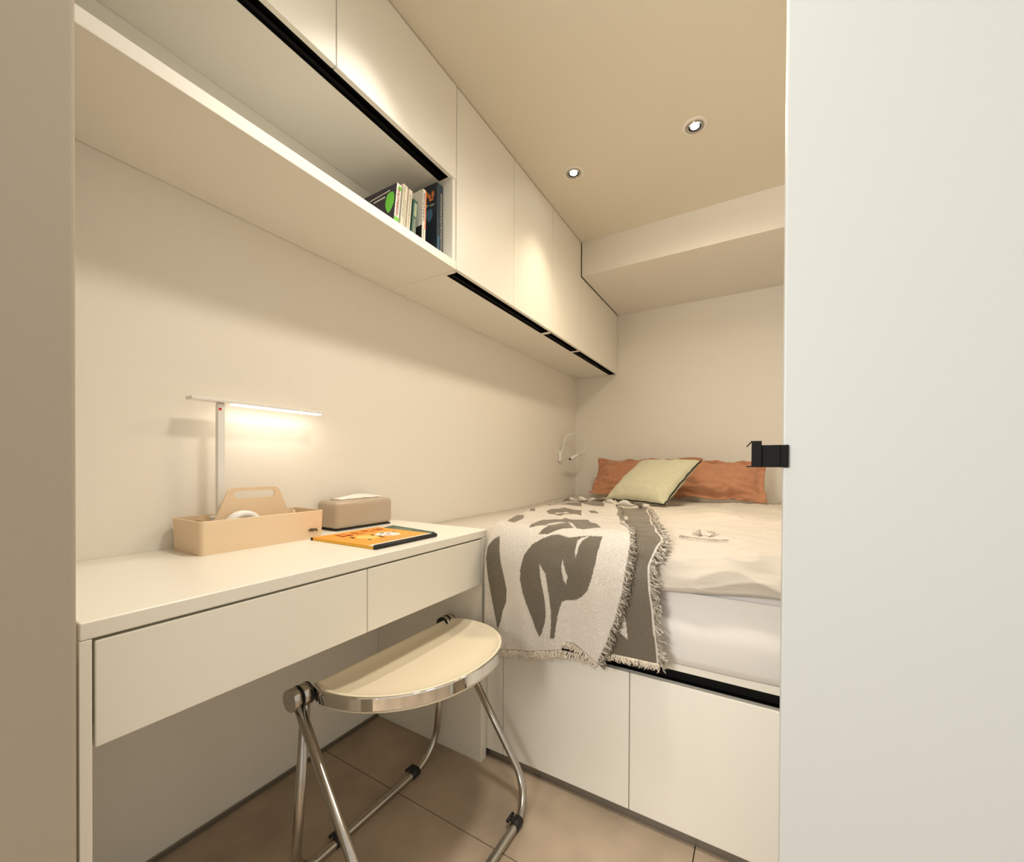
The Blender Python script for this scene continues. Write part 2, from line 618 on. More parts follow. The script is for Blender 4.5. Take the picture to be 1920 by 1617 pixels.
spine_marks(k, 'spine_label', [(0.005, 0.0155, 0.088, 0.132)], m_sage)
spine_marks(k, 'spine_title', glyph_rects(0.008, 0.012, 0.03, 0.08, 6, rng), m_cream)
k = book('white paperback with an orange edge and a black and red picture at the foot', 1.1660, 0.200, 0.155, 0.0150, 1.8, m_whitep, m_whitep)
cover_marks(k, 'cover_picture', [[(0.002, 0.004), (0.150, 0.004), (0.150, 0.070), (0.002, 0.080)]], m_ink)
cover_marks(k, 'picture_detail', [blob(0.028, 0.038, 0.013, 0.018), blob(0.052, 0.030, 0.008, 0.012, ph=2)], m_red)
spine_marks(k, 'spine_title', glyph_rects(0.003, 0.008, 0.095, 0.19, 9, rng), m_ink)
spine_marks(k, 'spine_foot', glyph_rects(0.004, 0.008, 0.03, 0.08, 5, rng), m_sage)
spine_marks(k, 'spine_edge', [(0.0105, 0.0150, 0.07, 0.199), (0.0, 0.015, 0.0, 0.022)], m_or2)
k = book('large navy hardback with a blue emblem on its cover, against the side panel', 1.2390, 0.262, 0.20, 0.0310, 0.0, m_navy, m_navy2, xf=0.285)
cover_marks(k, 'cover_emblem', [blob(0.034, 0.158, 0.015, 0.022)], m_blue)
cover_marks(k, 'cover_title', [blob(0.018, 0.226, 0.006, 0.012), blob(0.034, 0.222, 0.007, 0.008, ph=1), blob(0.026, 0.209, 0.010, 0.005, ph=2), blob(0.045, 0.232, 0.006, 0.008)], m_or2)
cover_marks(k, 'cover_subtitle', [blob(0.022, 0.190, 0.012, 0.003), blob(0.046, 0.193, 0.008, 0.004)], m_sage)
spine_marks(k, 'spine_title', glyph_rects(0.018, 0.026, 0.03, 0.235, 18, rng), m_cream)
spine_marks(k, 'spine_panel', [(0.003, 0.011, 0.010, 0.080)], m_blue)

# ------------------------------------------------------------------ desk
DD = 0.483
t = thing('desk', 'long cream built-in desk along the left wall with two flat drawers', 'desk', (0.24, 0.8, 0))
b = new_bm()
box(b, 0.001, DD, 0.333, 1.2665, 0.7255, 0.75, 0.0025, 3)
obj('desktop', b, desk_m, t)
bx('end_panel', desk_m, t, 0.001, DD, 0.333, 0.3455, 0.0, 0.7252, 0.001, 'narrow end panel beside the doorway')
bx('end_panel', desk_m, t, 0.001, DD, 1.2370, 1.2665, 0.0, 0.7252, 0.0015, 'end panel against the bed base')
for y0, y1 in ((0.3485, 0.7905), (0.7925, 1.2345)):
    d_ = bx('drawer', desk_m, t, 0.4645, DD - 0.001, y0, y1, 0.5775, 0.7215, 0.0015)
    q = new_bm()
    box(q, 0.03, 0.4640, y0 + 0.006, y1 - 0.006, 0.592, 0.710)
    obj('drawer_box', q, lacq_m, d_)
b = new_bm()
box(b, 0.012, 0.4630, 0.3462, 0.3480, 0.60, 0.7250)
obj('gap_shade_strip', b, gap_m, t)  # added dark strip painting the shade between end panel and drawer

# ------------------------------------------------------------------ bed base
BF = 1.267
t = thing('bed_base', 'cream built-in bed base with flat storage doors and a black grip channel', 'bed', (0.8, 2.2, 0))
q = new_bm()
box(q, 0.001, XR - 0.002, BF + 0.017, YB - 0.002, 0.032, 0.4015)
box(q, 0.001, XR - 0.002, BF + 0.036, YB - 0.002, 0.4015, 0.439)
box(q, 0.001, 0.4860, BF + 0.0005, BF + 0.0165, 0.032, 0.458)
obj('carcass', q, lacq_m, t)
bx('toe_kick', skirt_m, t, 0.001, XR - 0.002, BF + 0.014, BF + 0.10, 0.0, 0.0315, 0.0005)
bx('filler_panel', lacq_m, t, 0.4870, 0.5450, BF, BF + 0.016, 0.032, 0.402, 0.001)
for x0, x1 in ((0.547, 0.9485), (0.9505, 1.352), (1.354, XR - 0.003)):
    bx('door', lacq_m, t, x0, x1, BF, BF + 0.016, 0.032, 0.402, 0.0015)
q = new_bm()
box(q, 0.4870, XR - 0.003, BF + 0.030, BF + 0.035, 0.4022, 0.4378)
box(q, 0.4870, XR - 0.003, BF + 0.017, BF + 0.0299, 0.4022, 0.4042)
box(q, 0.4870, XR - 0.003, BF + 0.003, BF + 0.0299, 0.4360, 0.4378)
obj('grip_channel', q, black_m, t)
bx('top_rail', lacq_m, t, 0.4870, XR - 0.003, BF, YB - 0.003, 0.4382, 0.4585, 0.0015)

# ------------------------------------------------------------------ mattress and duvet


def nz(x, y, z=0.0):
    return noise.noise(Vector((x, y, z)))


def zt(x, y):
    z = 0.700 + 0.052 * sm(0.02, 0.50, x) + 0.022 * sm(2.2, 3.1, y) * (1 - sm(0.3, 0.9, x))
    z += 0.010 * sm(0.6, 1.1, x) * (1 - sm(1.6, 2.3, y))
    z -= 0.032 * sm(2.66, 2.80, y) * sm(0.18, 0.30, x) * (1 - sm(1.32, 1.42, x))
    z -= 0.032 * math.exp(-(((x - 0.74) / 0.14) ** 2 + ((y - 2.50) / 0.13) ** 2) ** 2)
    return z


def yfront(x):
    return 1.2725 + (1.2385 - 1.2725) * sm(0.487, 0.525, x)


t = thing('mattress', 'thick mattress in a smooth white fitted sheet on the bed base', 'mattress', (0.8, 2.2, 0.459))
q = new_bm()


def matt(u, v):
    # closed rounded box skin
    return None


# front skirt of sheet + body
box(q, 0.004, XR - 0.006, 1.2760, YB - 0.004, 0.4592, 0.660, 0.02, 4)
obj('mattress_core', q, sheet_m, t)
q = new_bm()


def skirt(u, v):
    x = 0.4925 + u * (XR - 0.008 - 0.4925)
    z = 0.4595 + v * 0.183
    bulge = 0.010 * math.sin(PI * min(1, max(0, v * 0.9 + 0.12)))
    wr = (0.004 * nz(x * 5, z * 4, 2) + 0.0022 * nz(x * 14, z * 5, 5) - 0.004) * (1 - sm(0.45, 0.85, v))
    y = 1.2665 - bulge * (1 - sm(0.40, 0.86, v)) + wr
    if v < 0.08:
        y += 0.006 * (1 - v / 0.08)
        z += 0.003 * nz(x * 9, 0, 1) * (1 - v / 0.08)
    return Vector((x, y, max(z, 0.4592)))


grid(q, skirt, 150, 40)
o = obj('fitted_sheet', q, sheet_m, t)
md = o.modifiers.new('thick', 'SOLIDIFY'); md.thickness = 0.0015; md.offset = -1

t = thing('duvet', 'rumpled cream duvet spread over the bed with a small grey emblem', 'duvet', (0.8, 2.2, 0.66))


def wrinkle(x, y):
    a = 0.0
    k1 = sm(0.85, 1.15, x)
    a += 0.0115 * nz(x * 2.2 + 3, y * 9.0 + 0.6 * nz(x * 3, y * 3), 1.0) * (0.35 + 0.65 * k1)
    a += 0.0075 * nz(x * 4.5, y * 17.0 + 1.2 * nz(x * 4, y * 4), 4.0) * (0.3 + 0.7 * k1)
    rr = 1 - abs(nz(x * 3.0 + 1.5 * nz(x * 2, y * 5), y * 8 + x * 2.2, 7.0)) * 2
    a += 0.013 * max(0, rr) ** 4 * k1
    r3 = 1 - abs(nz(x * 2.4 + 5 + nz(x * 5, y * 5), y * 20 - x * 3.0, 17.0)) * 2.4
    a += 0.005 * max(0, r3) ** 3 * k1
    a += 0.0025 * nz(x * 12, y * 40, 2.0)
    return a


def duvet_pt(x, s):
    p = duvet_raw(x, s)
    if x < 0.535:
        p.z = max(p.z, 0.6635)
    return p


def duvet_raw(x, s):
    """s: 0 at the far end ... 1; returns point"""
    ya = 1.345 if x > 0.52 else 1.345
    if s < 0.70:
        y = 3.176 - (3.176 - ya) * (s / 0.70)
        return Vector((x, y, zt(x, y) + wrinkle(x, y) * sm(1.30, 1.40, y)))
    yf = yfront(x)
    h = 0.100 + 0.026 * nz(x * 3.5, 0, 3) if x > 0.5 else 0.10
    if s < 0.92:
        a = (s - 0.70) / 0.22 * PI / 2
        z = zt(x, ya) - h * (1 - math.cos(a))
        y = ya - (ya - yf) * math.sin(a)
        w = wrinkle(x, 1.25 - (s - 0.7) * 0.7) * 0.9 * sm(0.0, 0.35, a) * sm(0.487, 0.53, x)
        return Vector((x, y - w * 0.7 * math.sin(a), z + w * math.cos(a)))
    a = (s - 0.92) / 0.08 * PI / 2
    z = zt(x, ya) - h - 0.012 * math.sin(a)
    w = wrinkle(x, 1.25 - 0.154) * 0.9 * 0.7 * sm(0.487, 0.53, x)
    y = yf + (0.018) * (1 - math.cos(a)) - w * (1 - a / (PI / 2))
    return Vector((x, y, z))


q = new_bm()
vs = grid(q, lambda u, v: duvet_pt(0.003 + u * (XR - 0.010), v), 260, 300)
low = []
for col in vs:
    xx = col[-1].co.x
    low.append((q.verts.new((xx, max(1.268, col[-1].co.y + 0.002), 0.662)), q.verts.new((xx, 3.176, 0.662))))
for i in range(260):
    q.faces.new((vs[i][300], vs[i + 1][300], low[i + 1][0], low[i][0]))
    q.faces.new((low[i][0], low[i + 1][0], low[i + 1][1], low[i][1]))
    q.faces.new((low[i][1], low[i + 1][1], vs[i + 1][0], vs[i][0]))
for i in (0, 260):
    q.faces.new(vs[i] + [low[i][0], low[i][1]])
o = obj('duvet_cover', q, duvet_m, t)
# embroidery: small leafy emblem worked as short raised stitches
q = new_bm()
er = random.Random(5)


def on_duvet(x, y, d=0.0012):
    return Vector((x, y, zt(x, y) + wrinkle(x, y) * sm(1.30, 1.40, y) + d))


for i in range(22):
    a = PI * (0.06 + 0.88 * i / 21)
    cx, cy = 1.120 + 0.012 * math.cos(a), 1.372 + 0.010 * math.sin(a)
    ex, ey = 1.120 + 0.034 * math.cos(a), 1.372 + 0.085 * math.sin(a)
    tube(q, [on_duvet(cx, cy), on_duvet((cx + ex) / 2 + 0.002, (cy + ey) / 2, 0.002), on_duvet(ex, ey)], 0.0007, 5)
for i in range(26):
    x = 1.060 + 0.115 * i / 25
    y = 1.352 - 0.012 * math.sin(PI * i / 25)
    tube(q, [on_duvet(x, y - er.uniform(0.002, 0.008)), on_duvet(x + 0.002, y + er.uniform(0.002, 0.008))], 0.0009, 5)
obj('emblem', q, thread_m, t, label='small grey embroidered emblem', kind='stuff')

# ------------------------------------------------------------------ throw blanket
YT = 1.226


def drape(x, s, lift=0.0, rip=0.0):
    """s is height on the hanging front, then distance along the top of the bed"""
    zt0 = zt(x, 1.31)
    if s > 0.80:
        y = 1.25 + (s - 0.745)
        z = zt(x, y) + 0.0115 + lift + 0.9 * wrinkle(x, y) * sm(1.30, 1.40, y) + 0.004 * max(0, nz(x * 7, y * 5, 9)) + 0.0035 * max(0, nz(x * 16, y * 9, 11))
        return Vector((x, y, z))
    if s > 0.66:
        a = (s - 0.66) / 0.14 * PI / 2
        zz = 0.66 + (zt0 + 0.0115 - 0.66) * math.sin(a)
        y = YT + (1.305 - YT) * (1 - math.cos(a))
        return Vector((x, y - lift * math.cos(a) - rip * math.cos(a), zz + lift * math.sin(a)))
    y = YT - lift - rip
    return Vector((x, y, s))


DARK = (0.150, 0.128, 0.098, 1)
LITE = (0.62, 0.575, 0.515, 1)
polys_dark = {
    'leaf': [(0.549, 0.729), (0.533, 0.719), (0.518, 0.699), (0.516, 0.674), (0.526, 0.621), (0.537, 0.573), (0.553, 0.507), (0.562, 0.472), (0.565, 0.46), (0.577, 0.49), (0.582, 0.519), (0.592, 0.545), (0.595, 0.582), (0.585, 0.624), (0.572, 0.665), (0.561, 0.697)],
    'body': [(0.742, 0.752), (0.723, 0.749), (0.694, 0.733), (0.668, 0.715), (0.648, 0.686), (0.639, 0.652), (0.639, 0.622), (0.648, 0.585), (0.662, 0.551), (0.679, 0.519), (0.692, 0.489), (0.707, 0.466), (0.715, 0.482), (0.726, 0.517), (0.728, 0.54), (0.724, 0.58), (0.716, 0.613), (0.709, 0.641), (0.704, 0.673), (0.724, 0.652), (0.73, 0.627), (0.737, 0.588), (0.743, 0.549), (0.744, 0.514), (0.741, 0.471), (0.754, 0.472), (0.757, 0.494), (0.762, 0.532), (0.768, 0.559), (0.774, 0.58), (0.793, 0.586), (0.817, 0.591), (0.834, 0.604), (0.851, 0.623), (0.862, 0.658), (0.869, 0.688), (0.872, 0.724), (0.874, 0.756), (0.85, 0.755), (0.821, 0.753), (0.776, 0.744)],
    's1': [(0.286, 1.582), (0.299, 1.667), (0.382, 1.672), (0.459, 1.65), (0.551, 1.417), (0.502, 1.442), (0.452, 1.448), (0.423, 1.429), (0.384, 1.423)],
    's1b': [(0.362, 1.80), (0.422, 1.90), (0.493, 1.84), (0.607, 1.572), (0.627, 1.486), (0.565, 1.503), (0.491, 1.58)],
    's2': [(0.491, 1.176), (0.487, 1.269), (0.498, 1.345), (0.561, 1.301), (0.605, 1.282), (0.658, 1.17), (0.685, 1.073), (0.642, 1.107), (0.614, 1.102), (0.613, 1.039), (0.58, 1.067), (0.551, 1.074)],
    's2b': [(0.625, 1.295), (0.656, 1.299), (0.7, 1.225), (0.707, 1.189), (0.678, 1.197)],
    's3': [(0.617, 0.829), (0.613, 0.904), (0.641, 0.943), (0.651, 1.005), (0.692, 0.987), (0.744, 0.989), (0.776, 0.931), (0.813, 0.883), (0.847, 0.824), (0.808, 0.784), (0.773, 0.792), (0.741, 0.78), (0.708, 0.75), (0.676, 0.746), (0.686, 0.785), (0.683, 0.817), (0.654, 0.789), (0.634, 0.769)],
    'l1': [(0.38, 1.241), (0.361, 1.316), (0.451, 1.156), (0.425, 1.154)],
    'l2': [(0.518, 0.827), (0.474, 0.957), (0.476, 1.018), (0.543, 0.893), (0.557, 0.805)],
}
polys_hole = {
    'a': [(0.772, 0.688), (0.789, 0.65), (0.786, 0.627), (0.777, 0.642), (0.771, 0.667)],
    'b': [(0.839, 0.754), (0.818, 0.748), (0.805, 0.738), (0.805, 0.708), (0.811, 0.692), (0.813, 0.72), (0.821, 0.74)],
    'c': [(0.706, 0.905), (0.722, 0.896), (0.792, 0.774), (0.789, 0.764), (0.729, 0.864)],
    'd': [(0.355, 1.50), (0.40, 1.60), (0.415, 1.58), (0.385, 1.49)],
    'e': [(0.555, 1.13), (0.575, 1.19), (0.60, 1.17), (0.57, 1.10)],
    'f': [(0.62, 1.24), (0.64, 1.25), (0.69, 1.11), (0.67, 1.11)],
    'g': [(0.66, 0.83), (0.70, 0.89), (0.715, 0.87), (0.68, 0.82)],
}
polys_R = {
    't': [(0.947, 0.576), (0.953, 0.559), (0.958, 0.514), (0.931, 0.531), (0.94, 0.556)],
    'r1': [(0.773, 1.245), (0.814, 1.219), (0.85, 1.1), (0.846, 1.076), (0.813, 1.121)],
    'r2': [(0.878, 0.924), (0.919, 0.87), (0.935, 0.78), (0.912, 0.821)],
}


def bbox(p):
    return (min(a for a, _ in p), max(a for a, _ in p), min(c for _, c in p), max(c for _, c in p))


PD = [(bbox(p), p) for p in polys_dark.values()]
PH = [(bbox(p), p) for p in polys_hole.values()]
PR = [(bbox(p), p) for p in polys_R.values()]


def hit(P, x, s):
    return any(bb[0] <= x <= bb[1] and bb[2] <= s <= bb[3] and in_poly((x, s), p) for bb, p in P)


Lright = [(0.882, 0.437), (0.910, 0.512), (0.931, 0.573), (0.947, 0.645), (0.954, 0.702), (0.955, 0.744), (0.941, 0.79), (0.866, 0.944), (0.756, 1.29), (0.650, 1.62), (0.615, 1.80)]
Lleft = [(0.514, 0.38), (0.513, 0.578), (0.512, 0.725), (0.485, 0.92), (0.37, 1.30), (0.30, 1.60), (0.267, 1.80)]
Rright = [(1.036, 0.470), (1.023, 0.59), (1.013, 0.656), (1.009, 0.696), (1.022, 0.738), (1.033, 0.766), (0.999, 0.854), (0.925, 1.125), (0.83, 1.50), (0.808, 1.60)]
Lhem = [(0.50, 0.395), (0.604, 0.405), (0.677, 0.418), (0.746, 0.437), (0.775, 0.447), (0.783, 0.470), (0.806, 0.470), (0.843, 0.455), (0.885, 0.437)]


def hem_l(x):
    for a, c in zip(Lhem, Lhem[1:]):
        if x <= c[0]:
            return a[1] + (c[1] - a[1]) * (x - a[0]) / (c[0] - a[0])
    return Lhem[-1][1]


def front_rip(x, s):
    f = 1 - sm(0.60, 0.78, s)
    return f * (0.011 * nz(x * 8, s * 1.2, 3) + 0.006 * nz(x * 16 + s * 3, s * 2.0, 6) + 0.009)


def cloth(name, parent, fl, fr, sb, st, ns, nu, colf, lift, label=None):
    q = new_bm()
    lay = q.verts.layers.float_color.new('weave')
    rows = []
    for i in range(nu + 1):
        u = i / nu
        col = []
        for j in range(ns + 1):
            v = j / ns
            # evaluate x from u at this s; hem may depend on x
            s = sb(u) + (st(u) - sb(u)) * v
            xl, xr = fl(s), fr(s)
            x = xl + (xr - xl) * u
            w = q.verts.new(drape(x, s, lift, front_rip(x, s)))
            w[lay] = colf(x, s)
            col.append(w)
        rows.append(col)
    for i in range(nu):
        for j in range(ns):
            f = q.faces.new((rows[i][j], rows[i + 1][j], rows[i + 1][j + 1], rows[i][j + 1]))
            f.smooth = True
    o = obj(name, q, throw_m, parent, label)
    m_ = o.modifiers.new('thick', 'SOLIDIFY')
    m_.thickness = 0.002
    m_.offset = 0
    return o


thr = thing('throw_blanket', 'grey and cream fringed throw with leaf-like woven shapes, draped over the bed corner', 'blanket', (0.75, 1.24, 0.45))


def topL(u):
    return 1.74 + 0.05 * math.sin(u * 9) + 0.04 * math.sin(u * 23)


cloth('folded_layer', thr, lambda s: interp(Lleft, s), lambda s: interp(Lright, s), lambda u: hem_l(0.514 + u * (0.885 - 0.514)), topL, 520, 230,
      lambda x, s: DARK if (hit(PD, x, s) and not hit(PH, x, s)) else LITE, 0.0075, 'light layer with dark leaf-like shapes')
cloth('under_layer', thr, lambda s: interp(Lright, s) - 0.15 if s < 0.9 else interp(Lright, s) - 0.10, lambda s: interp(Rright, s), lambda u: 0.447 + 0.022 * sm(0.35, 0.5, u),
      lambda u: 1.56 + 0.03 * math.sin(u * 8), 420, 130,
      lambda x, s: LITE if (hit(PR, x, s) or x > interp(Rright, s) - 0.006 or (s < 0.52 and x < 0.872)) else DARK, 0.0, 'dark layer with a few cream shapes')


def tassels(name, pts, m, length, n_per_m, rad, seed, spread=0.3, parent=thr, waviness=0.004):
    """pts: list of (x, s, dirx, dirs, lift); short twisted cords all along the line"""
    rg = random.Random(seed)
    q = new_bm()
    for (a, c) in zip(pts, pts[1:]):
        L = math.hypot(c[0] - a[0], c[1] - a[1])
        n = max(1, int(L * n_per_m))
        for k_ in range(n):
            t_ = (k_ + rg.random() * 0.8) / n
            x, s = a[0] + (c[0] - a[0]) * t_, a[1] + (c[1] - a[1]) * t_
            dx, ds, lf = [a[i] + (c[i] - a[i]) * t_ for i in (2, 3, 4)]
            ln = length * rg.uniform(0.7, 1.2)
            an = rg.uniform(-spread, spread)
            dx, ds = dx * math.cos(an) - ds * math.sin(an), dx * math.sin(an) + ds * math.cos(an)
            P = []
            ph = rg.random() * 6
            for i in range(5):
                w = i / 4
                off = waviness * math.sin(w * 5 + ph) * w
                xx, ss = x + dx * ln * w - ds * off, s + ds * ln * w + dx * off
                P.append(drape(xx, ss, lf + 0.004 * w * rg.random() + 0.0015 * math.sin(w * 9 + ph), front_rip(xx, ss)))
            tube(q, P, [rad, rad * 1.25, rad, rad * 1.2, rad * 0.4], 5)
    o = obj(name, q, m, parent, kind='stuff')
    return o


# dark tassels along the right edge of the folded layer
pr = [(interp(Lright, s) - 0.002, s) for s in [0.44 + i * 0.02 for i in range(18)]] + [(interp(Lright, s), s) for s in (0.82, 0.87, 0.93, 1.0, 1.1, 1.2, 1.35, 1.5)]
tassels('fringe', [(x, s, 0.80, -0.60, 0.006) for x, s in pr], fringe_d, 0.024, 360, 0.0021, 1, 0.35, waviness=0.003)
tassels('fringe', [(x, s, 0.80, -0.60, 0.009) for x, s in pr if s < 1.1], fringe_g, 0.020, 130, 0.0018, 11, 0.4, waviness=0.003)
pr = [(interp(Rright, s), s) for s in [0.47 + i * 0.02 for i in range(17)]] + [(interp(Rright, s), s) for s in (0.83, 0.87, 0.93, 1.0, 1.1, 1.2, 1.3, 1.4, 1.5)]
tassels('fringe', [(x, s, 0.85, -0.52, 0.001) for x, s in pr], fringe_g, 0.024, 280, 0.0023, 2, 0.35, waviness=0.003)
tassels('fringe', [(x, s, 0.75, -0.66, 0.003) for x, s in pr], fringe_d, 0.020, 110, 0.0016, 12, 0.5)
# pale tassels along the lower hems
hl = [(0.515 + i * 0.02, hem_l(0.515 + i * 0.02)) for i in range(14)]
tassels('fringe', [(x, s, 0.05, -1.0, 0.006) for x, s in hl], fringe_l, 0.026, 520, 0.0014, 3, 0.25)
hl2 = [(x, hem_l(x)) for x in (0.785, 0.81, 0.83, 0.85, 0.87, 0.884)]
tassels('fringe', [(x, s, -0.45, -0.85, 0.006) for x, s in hl2], fringe_l, 0.020, 520, 0.0014, 4, 0.5)
tassels('fringe', [(0.74, 0.442, 0, -1, 0.001), (0.88, 0.442, 0, -1, 0.001)], fringe_l, 0.022, 520, 0.0014, 5, 0.3)
tassels('fringe', [(0.90, 0.466, 0, -1, 0.001), (1.036, 0.470, 0, -1, 0.001)], fringe_l, 0.018, 620, 0.0014, 6, 0.2)
# rumpled ridge at the far end of the throw
tp = [(0.27 + i * 0.045, 1.74 + 0.03 * math.sin(i * 1.3)) for i in range(8)]
tassels('fringe', [(x, s, 0.1, 1.0, 0.012) for x, s in tp], fringe_g, 0.03, 260, 0.0015, 8, 0.5)
q = new_bm()
rp = []
for i in range(40):
    w = i / 39
    x = 0.30 + 0.52 * w
    y = 2.28 - 0.20 * sm(0.25, 0.9, w) + 0.025 * math.sin(w * 17)
    rp.append(Vector((x, y, zt(x, y) + 0.020 + 0.010 * math.sin(w * 23) ** 2)))
tube(q, rp, [0.010 + 0.006 * math.sin(i * 0.9) for i in range(40)], 10)
lay = q.verts.layers.float_color.new('weave')
for v in q.verts:
    v[lay] = LITE if nz(v.co.x * 12, v.co.y * 6, 0) < 0.15 else DARK
obj('rumpled_edge', q, throw_m, thr)

# ------------------------------------------------------------------ pillows


def pillow(name, label, cat, m, A, e, v, w, h, th, flange=0.0, seed=0, group=None, pipe=None, sag=0.02, wr=0.006):
    """A lower-left corner, e unit along the width, v unit up the height"""
    A, e, v = Vector(A), Vector(e).normalized(), Vector(v).normalized()
    n = e.cross(v).normalized()
    root = thing(name, label, cat, A + e * w / 2, group)
    q = new_bm()
    N = 56

    def edge(uu, vv):
        # outline: slightly pinched sides with pointed corners
        a, c = uu * 2 - 1, vv * 2 - 1
        px = a * (w / 2) * (1 - 0.055 * (1 - abs(c) ** 2.2) * abs(a) ** 2) + 0.006 * nz(a * 2, c * 4, seed)
        py = c * (h / 2) * (1 - 0.07 * (1 - abs(a) ** 2.2) * abs(c) ** 2) + 0.008 * nz(a * 3, c * 2, seed + 5)
        return a, c, px, py

    def face(sgn):
        def fn(uu, vv):
            a, c, px, py = edge(uu, vv)
            fa = 1 - flange / (w / 2)
            fc = 1 - flange / (h / 2)
            ta = max(0, 1 - (abs(a) / fa) ** 2.6)
            tc = max(0, 1 - (abs(c) / fc) ** 2.6)
            t_ = (ta * tc) ** 0.48
            rad = math.hypot(a, c)
            wk = wr * (nz(a * 4 + seed, c * 4, 1.5) + 0.6 * nz(a * 9, c * 9 + seed, 3.5)) * (0.3 + 0.7 * rad)
            wk += wr * 0.9 * math.sin((a * 3 + c * 5 + 2 * nz(a * 2, c * 2, seed)) * 3) * 0.35 * rad
            z = sgn * (0.0015 + th / 2 * t_) + wk
            return A + e * (px + w / 2) + v * (py + h / 2) + n * (z)
        return fn
    g1 = grid(q, face(1), N, N)
    g2 = grid(q, face(-1), N, N)
    rim = [(i, 0) for i in range(N)] + [(N, j) for j in range(N)] + [(i, N) for i in range(N, 0, -1)] + [(0, j) for j in range(N, 0, -1)]
    for (a, c) in zip(rim, rim[1:] + rim[:1]):
        q.faces.new((g1[a[0]][a[1]], g1[c[0]][c[1]], g2[c[0]][c[1]], g2[a[0]][a[1]]))
    rimpts = [(g1[a][c].co + g2[a][c].co) / 2 for a, c in rim]
    obj('pillow_body' if cat == 'pillow' else 'cushion_body', q, m, root)
    if pipe:
        q = new_bm()
        tube(q, rimpts[::2], 0.0042, 7, closed=True)
        obj('piping', q, pipe, root, label='black piping round the edge')
    return root


pillow('pillow', 'terracotta pillow leaning in the corner behind the green cushion', 'pillow', terra_m, (0.235, 2.865, 0.765), (1, 0.03, 0.015), (0, 0.62, 0.80), 0.70, 0.305, 0.11, 0.03, 1,
       'terracotta pillows', wr=0.015)
pillow('pillow', 'terracotta pillow to the right of the green cushion, partly behind the black door pull', 'pillow', terra_m, (0.66, 2.72, 0.772), (1, 0.0, -0.01), (0, 0.66, 0.75), 0.63, 0.300, 0.13, 0.035, 4,
       'terracotta pillows', wr=0.018)
pillow('cushion', 'pale green square cushion with black piping, lying in front of the pillows', 'cushion', green_m, (0.478, 2.47, 0.764), (0.906, -0.4226, 0), (0.346, 0.741, 0.575), 0.40, 0.39, 0.12, 0.0, 9,
       pipe=pipe_m, wr=0.004)

# ------------------------------------------------------------------ flexible reading lamp on the left wall
t = thing('reading_lamp', 'small white flexible-arm reading lamp on the wall beside the pillows', 'lamp', (0.0, 2.87, 1.02))
q = new_bm()
box(q, 0.0005, 0.026, 2.846, 2.884, 0.985, 1.062, 0.012, 4)
obj('wall_plate', q, white_m, t, smooth=True)
q = new_bm()
ctrl = [(0.020, 2.872, 1.058), (0.030, 2.878, 1.095), (0.040, 2.892, 1.157), (0.060, 2.943, 1.191), (0.080, 2.996, 1.190), (0.100, 3.051, 1.165), (0.120, 3.077, 1.125), (0.130, 3.041, 1.080), (0.120, 2.961, 1.042)]
P = []
for i in range(len(ctrl) - 1):
    p0, p1, p2, p3 = [Vector(ctrl[max(0, min(len(ctrl) - 1, i + d))]) for d in (-1, 0, 1, 2)]
    for k_ in range(6):
        w = k_ / 6
        P.append(0.5 * ((2 * p1) + (p2 - p0) * w + (2 * p0 - 5 * p1 + 4 * p2 - p3) * w * w + (3 * p1 - p0 - 3 * p2 + p3) * w ** 3))
P.append(Vector(ctrl[-1]))
tube(q, P, 0.0052, 10)
obj('flexible_arm', q, white_m, t)
q = new_bm()
cyl(q, (0.125, 2.975, 1.046), (0.088, 2.870, 1.006), 0.0095, 0.0125, 20)
hd = obj('lamp_head', q, white_m, t)
q = new_bm()
cyl(q, (0.0882, 2.8705, 1.0062), (0.0868, 2.8665, 1.0047), 0.008, 0.008, 16)
obj('lens', q, m_ink, hd)

# ------------------------------------------------------------------ downlights
for i, (x, y) in enumerate(((0.515, 1.89), (1.02, 1.89))):
    t = thing('downlight', ('recessed round ceiling downlight, nearer the wall cabinets' if i == 0 else 'recessed round ceiling downlight, nearer the door'), 'downlight', (x, y, CEIL),
              'recessed ceiling downlights')

    def lathe(prof, n=36):
        q = new_bm()
        rg = []
        for r_, z_ in prof:
            rg.append([q.verts.new((x + r_ * math.cos(2 * PI * k_ / n), y + r_ * math.sin(2 * PI * k_ / n), CEIL + z_)) for k_ in range(n)])
        for a, c in zip(rg, rg[1:]):
            for k_ in range(n):
                f = q.faces.new((a[k_], a[(k_ + 1) % n], c[(k_ + 1) % n], c[k_]))
                f.smooth = True
        return q
    q = lathe([(0.047, -0.0002), (0.046, -0.0026), (0.041, -0.0034), (0.033, -0.0034), (0.0325, -0.0005)])
    obj('trim_ring', q, wall_m, t)
    q = lathe([(0.0312, -0.0005), (0.031, -0.0055), (0.029, -0.0065), (0.0265, -0.006), (0.0235, -0.0035)])
    obj('bezel', q, steel_m, t)
    q = lathe([(0.0234, -0.0034), (0.020, -0.0022), (0.0158, -0.0012)])
    obj('baffle', q, black_m, t)
    q = lathe([(0.0157, -0.0012), (0.012, -0.0034), (0.006, -0.0045), (0.0005, -0.005)])
    obj('lens', q, spot_m, t)

# ------------------------------------------------------------------ things on the desk
HD = 0.7502
# caddy
t = thing('desk_caddy', 'peach plastic desk caddy with a slotted carry handle, near the desk lamp', 'caddy', (0.0925, 0.745, HD))
CX0, CX1, CY0, CY1, CZ = 0.0200, 0.1665, 0.5910, 0.8985, 0.8280


